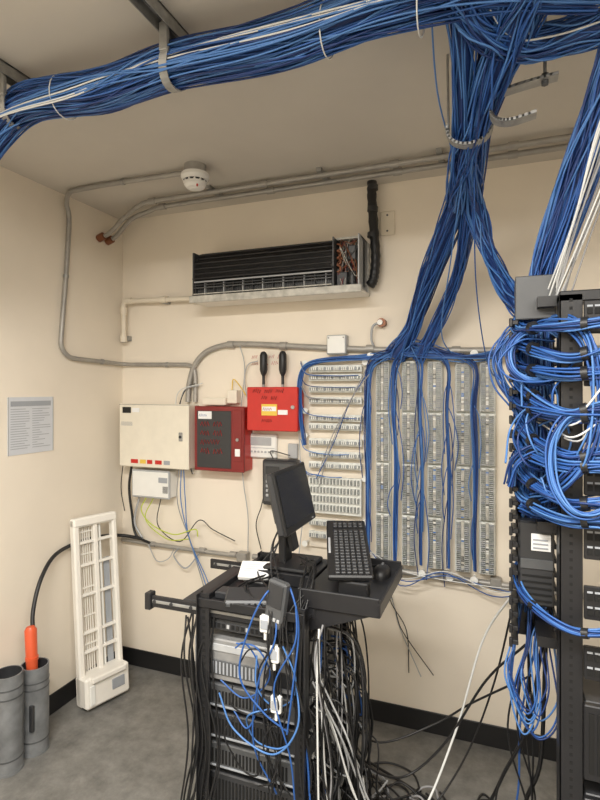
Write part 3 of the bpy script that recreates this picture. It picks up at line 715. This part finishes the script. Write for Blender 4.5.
for k in range(24):
    z=.93+k*.0415; b.bx(.030,.05,1.69,1.77,z,z+.014,M_blkm,.002); b.bx(.024,.034,1.685,1.70,z-.006,z+.02,M_blkm,.002)
    b.bx(.145,.155,1.71,1.77,z,z+.014,M_blkm,.002)
for z in (1.93,1.60,1.28,.95): b.bx(.10,.207,1.66,1.85,z,z+.03,M_blkm)
b.build('equipment_rack')
for z in (1.84,1.70,1.55,1.41,1.24,1.08,.92):
    b=MB(); b.bx(.208,.66,1.575,1.588,z,z+.088,M_blkm,.002)
    for r_ in range(2):
        for i in range(24): b.bx(.215+i*.018,.228+i*.018,1.572,1.576,z+.012+r_*.04,z+.028+r_*.04,M_dboard)
        for i in range(24): b.bx(.215+i*.018,.228+i*.018,1.573,1.5755,z+.031+r_*.04,z+.036+r_*.04,M_greyp)
    b.build('patch_panel')
for (z0,z1) in ((.65,.85),(.35,.6),(.1,.3)):
    b=MB(); b.bx(.212,.655,1.60,1.95,z0,z1,M_dk,.004); b.bx(.208,.655,1.578,1.60,z0,z1,M_blkm,.003)
    for i in range(20): b.bx(.22+i*.02,.232+i*.02,1.575,1.579,z0+.02,z1-.02,M_dboard)
    b.build('rack_switch')
b=MB(); b.bx(.050,.148,1.70,1.82,1.05,1.30,M_dk,.006); b.bx(.085,.138,1.696,1.701,1.215,1.265,M_paper,.001)
for k in range(3): b.bx(.09,.13,1.694,1.697,1.222+k*.012,1.226+k*.012,M_greyp)
for k in range(5): b.bx(.06,.14,1.697,1.701,1.065+k*.018,1.07+k*.018,M_dboard)
b.bx(.055,.145,1.695,1.70,1.16,1.19,M_dgrey,.002)
b.build('media_box')
b=MB()
def loom(z,sag,xe,ze,n=11,rr=.017):
    c=[(.09,1.78,z+.10),(.05,1.755,z+.04),(.055,1.69,z+.0),(.10,1.60,z-sag*.6),(.165,1.545,z-sag),(.23,1.52,z-sag*.8),(.32,1.53,(z-sag+ze)/2),(xe,1.56,ze)]
    bundle(b,c,[rr*.8,rr,rr,rr,rr*.9,rr*.9,rr*1.4,.03],n,.0030,core=False,wild=.25,drift=.8)
    q=cr(c,8)
    for ix in (22,37):
        p=q[ix]; d=(q[ix+1]-q[ix-1]).normalized()
        b.cyl(p-d*.008,p+d*.008,rr*1.12,M_blk,12)
for z,s,ze in ((1.87,.01,1.90),(1.83,.05,1.85),(1.76,.03,1.76),(1.71,.08,1.70),(1.65,.03,1.63),(1.58,.07,1.56),(1.52,.03,1.50),(1.45,.06,1.43),(1.38,.03,1.36)):
    loom(z,s,U(.36,.5),ze,14)
def ring(cx,cy,cz,r1,r2,a0,n,rr=.015,a1=5.6):
    c=[(cx+r1*math.cos(a0+q*a1/7),cy+.02*math.sin(q),cz+r2*math.sin(a0+q*a1/7)) for q in range(8)]
    bundle(b,c,rr,n,.0030,core=False,wild=.3,drift=1.0)
ring(.10,1.64,1.79,.08,.08,.5,10); ring(.11,1.63,1.43,.085,.09,4.0,12); ring(.20,1.52,1.50,.08,.13,1.2,9,.014)
bundle(b,[(.09,1.76,1.90),(.03,1.75,1.87),(-.01,1.74,1.80),(.0,1.73,1.72),(.04,1.72,1.65),(.08,1.72,1.56)],[.015,.018,.02,.02,.018,.015],13,.0030,core=False,wild=.4,drift=1.0)
bundle(b,[(.13,1.74,1.90),(.17,1.60,1.88),(.21,1.53,1.80),(.23,1.52,1.65),(.20,1.52,1.52),(.14,1.56,1.43),(.09,1.66,1.38)],[.016,.016,.016,.016,.016,.016,.016],12,.0030,core=False,wild=.4,drift=1.0)
for i in range(8):
    zc=U(1.38,1.78); r1=U(.05,.10); r2=U(.05,.11); cx=U(.07,.2); a0=U(0,6.28)
    wire(b,[(cx+r1*math.cos(a0+q),1.60+U(-.04,.08),zc+r2*math.sin(a0+q)) for q in (0,1,2,3,4,5)],random.choice(BL),.003,.008)
for i in range(14):
    x=U(.055,.135); wire(b,[(x,U(1.72,1.79),1.88),(x+U(-.02,.02),1.73,1.6),(x+U(-.02,.02),1.74,1.35),(x,1.83,1.1),(x,1.83,.98)],random.choice(BL),.003,.01)
for i in range(10):
    x=U(.05,.10); d=U(.03,.09); z=U(.66,.80)
    wire(b,[(x,1.83,1.02),(x-.02,1.78,.9),(x-.02-d*.4,1.74,z+.06),(x+.01,1.73,z-.05),(x+d,1.73,z+.03),(x+d*.8,1.78,.9),(.13,1.83,1.0)],random.choice(BL),.0028,.008)
loom(1.10,.04,.4,1.12,7,.012)
for i in range(4):
    z=U(1.35,1.8); wire(b,[(.12,1.70,z),(.17,1.54,z-.06),(.24,1.52,z+.02),(.3,1.57,z+.06)],M_white,.0028,.02)
b.build('patch_cables')

# ---------------- lights ----------------
def area(name,loc,sx_,sy_,power,col=(1,.97,.91)):
    l=bpy.data.lights.new(name,'AREA'); l.shape='RECTANGLE'; l.size=sx_; l.size_y=sy_; l.energy=power; l.color=col
    o=bpy.data.objects.new(name,l); o.location=loc; bpy.context.scene.collection.objects.link(o); return o
M_em=bpy.data.materials.new('fluorescent_diffuser'); M_em.use_nodes=True
bs=M_em.node_tree.nodes['Principled BSDF']; bs.inputs['Emission Color'].default_value=(1,.97,.93,1); bs.inputs['Emission Strength'].default_value=2.0
for (x,y,p) in ((-.75,.15,86),(.9,.15,48),(-.3,-1.2,54)):
    f=MB(); f.bx(x-.62,x+.62,y-.16,y+.16,2.69,2.74,M_wp,.004); f.bx(x-.60,x+.60,y-.14,y+.14,2.672,2.69,M_em,.006); f.build('fluorescent_light_fixture')
    area('fluorescent_lamp',(x,y,2.66),1.2,.28,p)
w=bpy.data.worlds.new('world'); bpy.context.scene.world=w; w.use_nodes=True
w.node_tree.nodes['Background'].inputs[0].default_value=(1,.95,.88,1); w.node_tree.nodes['Background'].inputs[1].default_value=.3

# ---------------- camera ----------------
cam=bpy.data.cameras.new('camera'); co=bpy.data.objects.new('camera',cam); bpy.context.scene.collection.objects.link(co)
co.location=(0,0,1.69); co.rotation_euler=(math.radians(90),0,math.radians(20.9))
cam.sensor_fit='AUTO'; cam.sensor_width=36; cam.lens=525/800*36; cam.shift_y=-.0125; cam.clip_start=.02
bpy.context.scene.camera=co
try: bpy.context.scene.view_settings.view_transform='Standard'
except Exception: pass
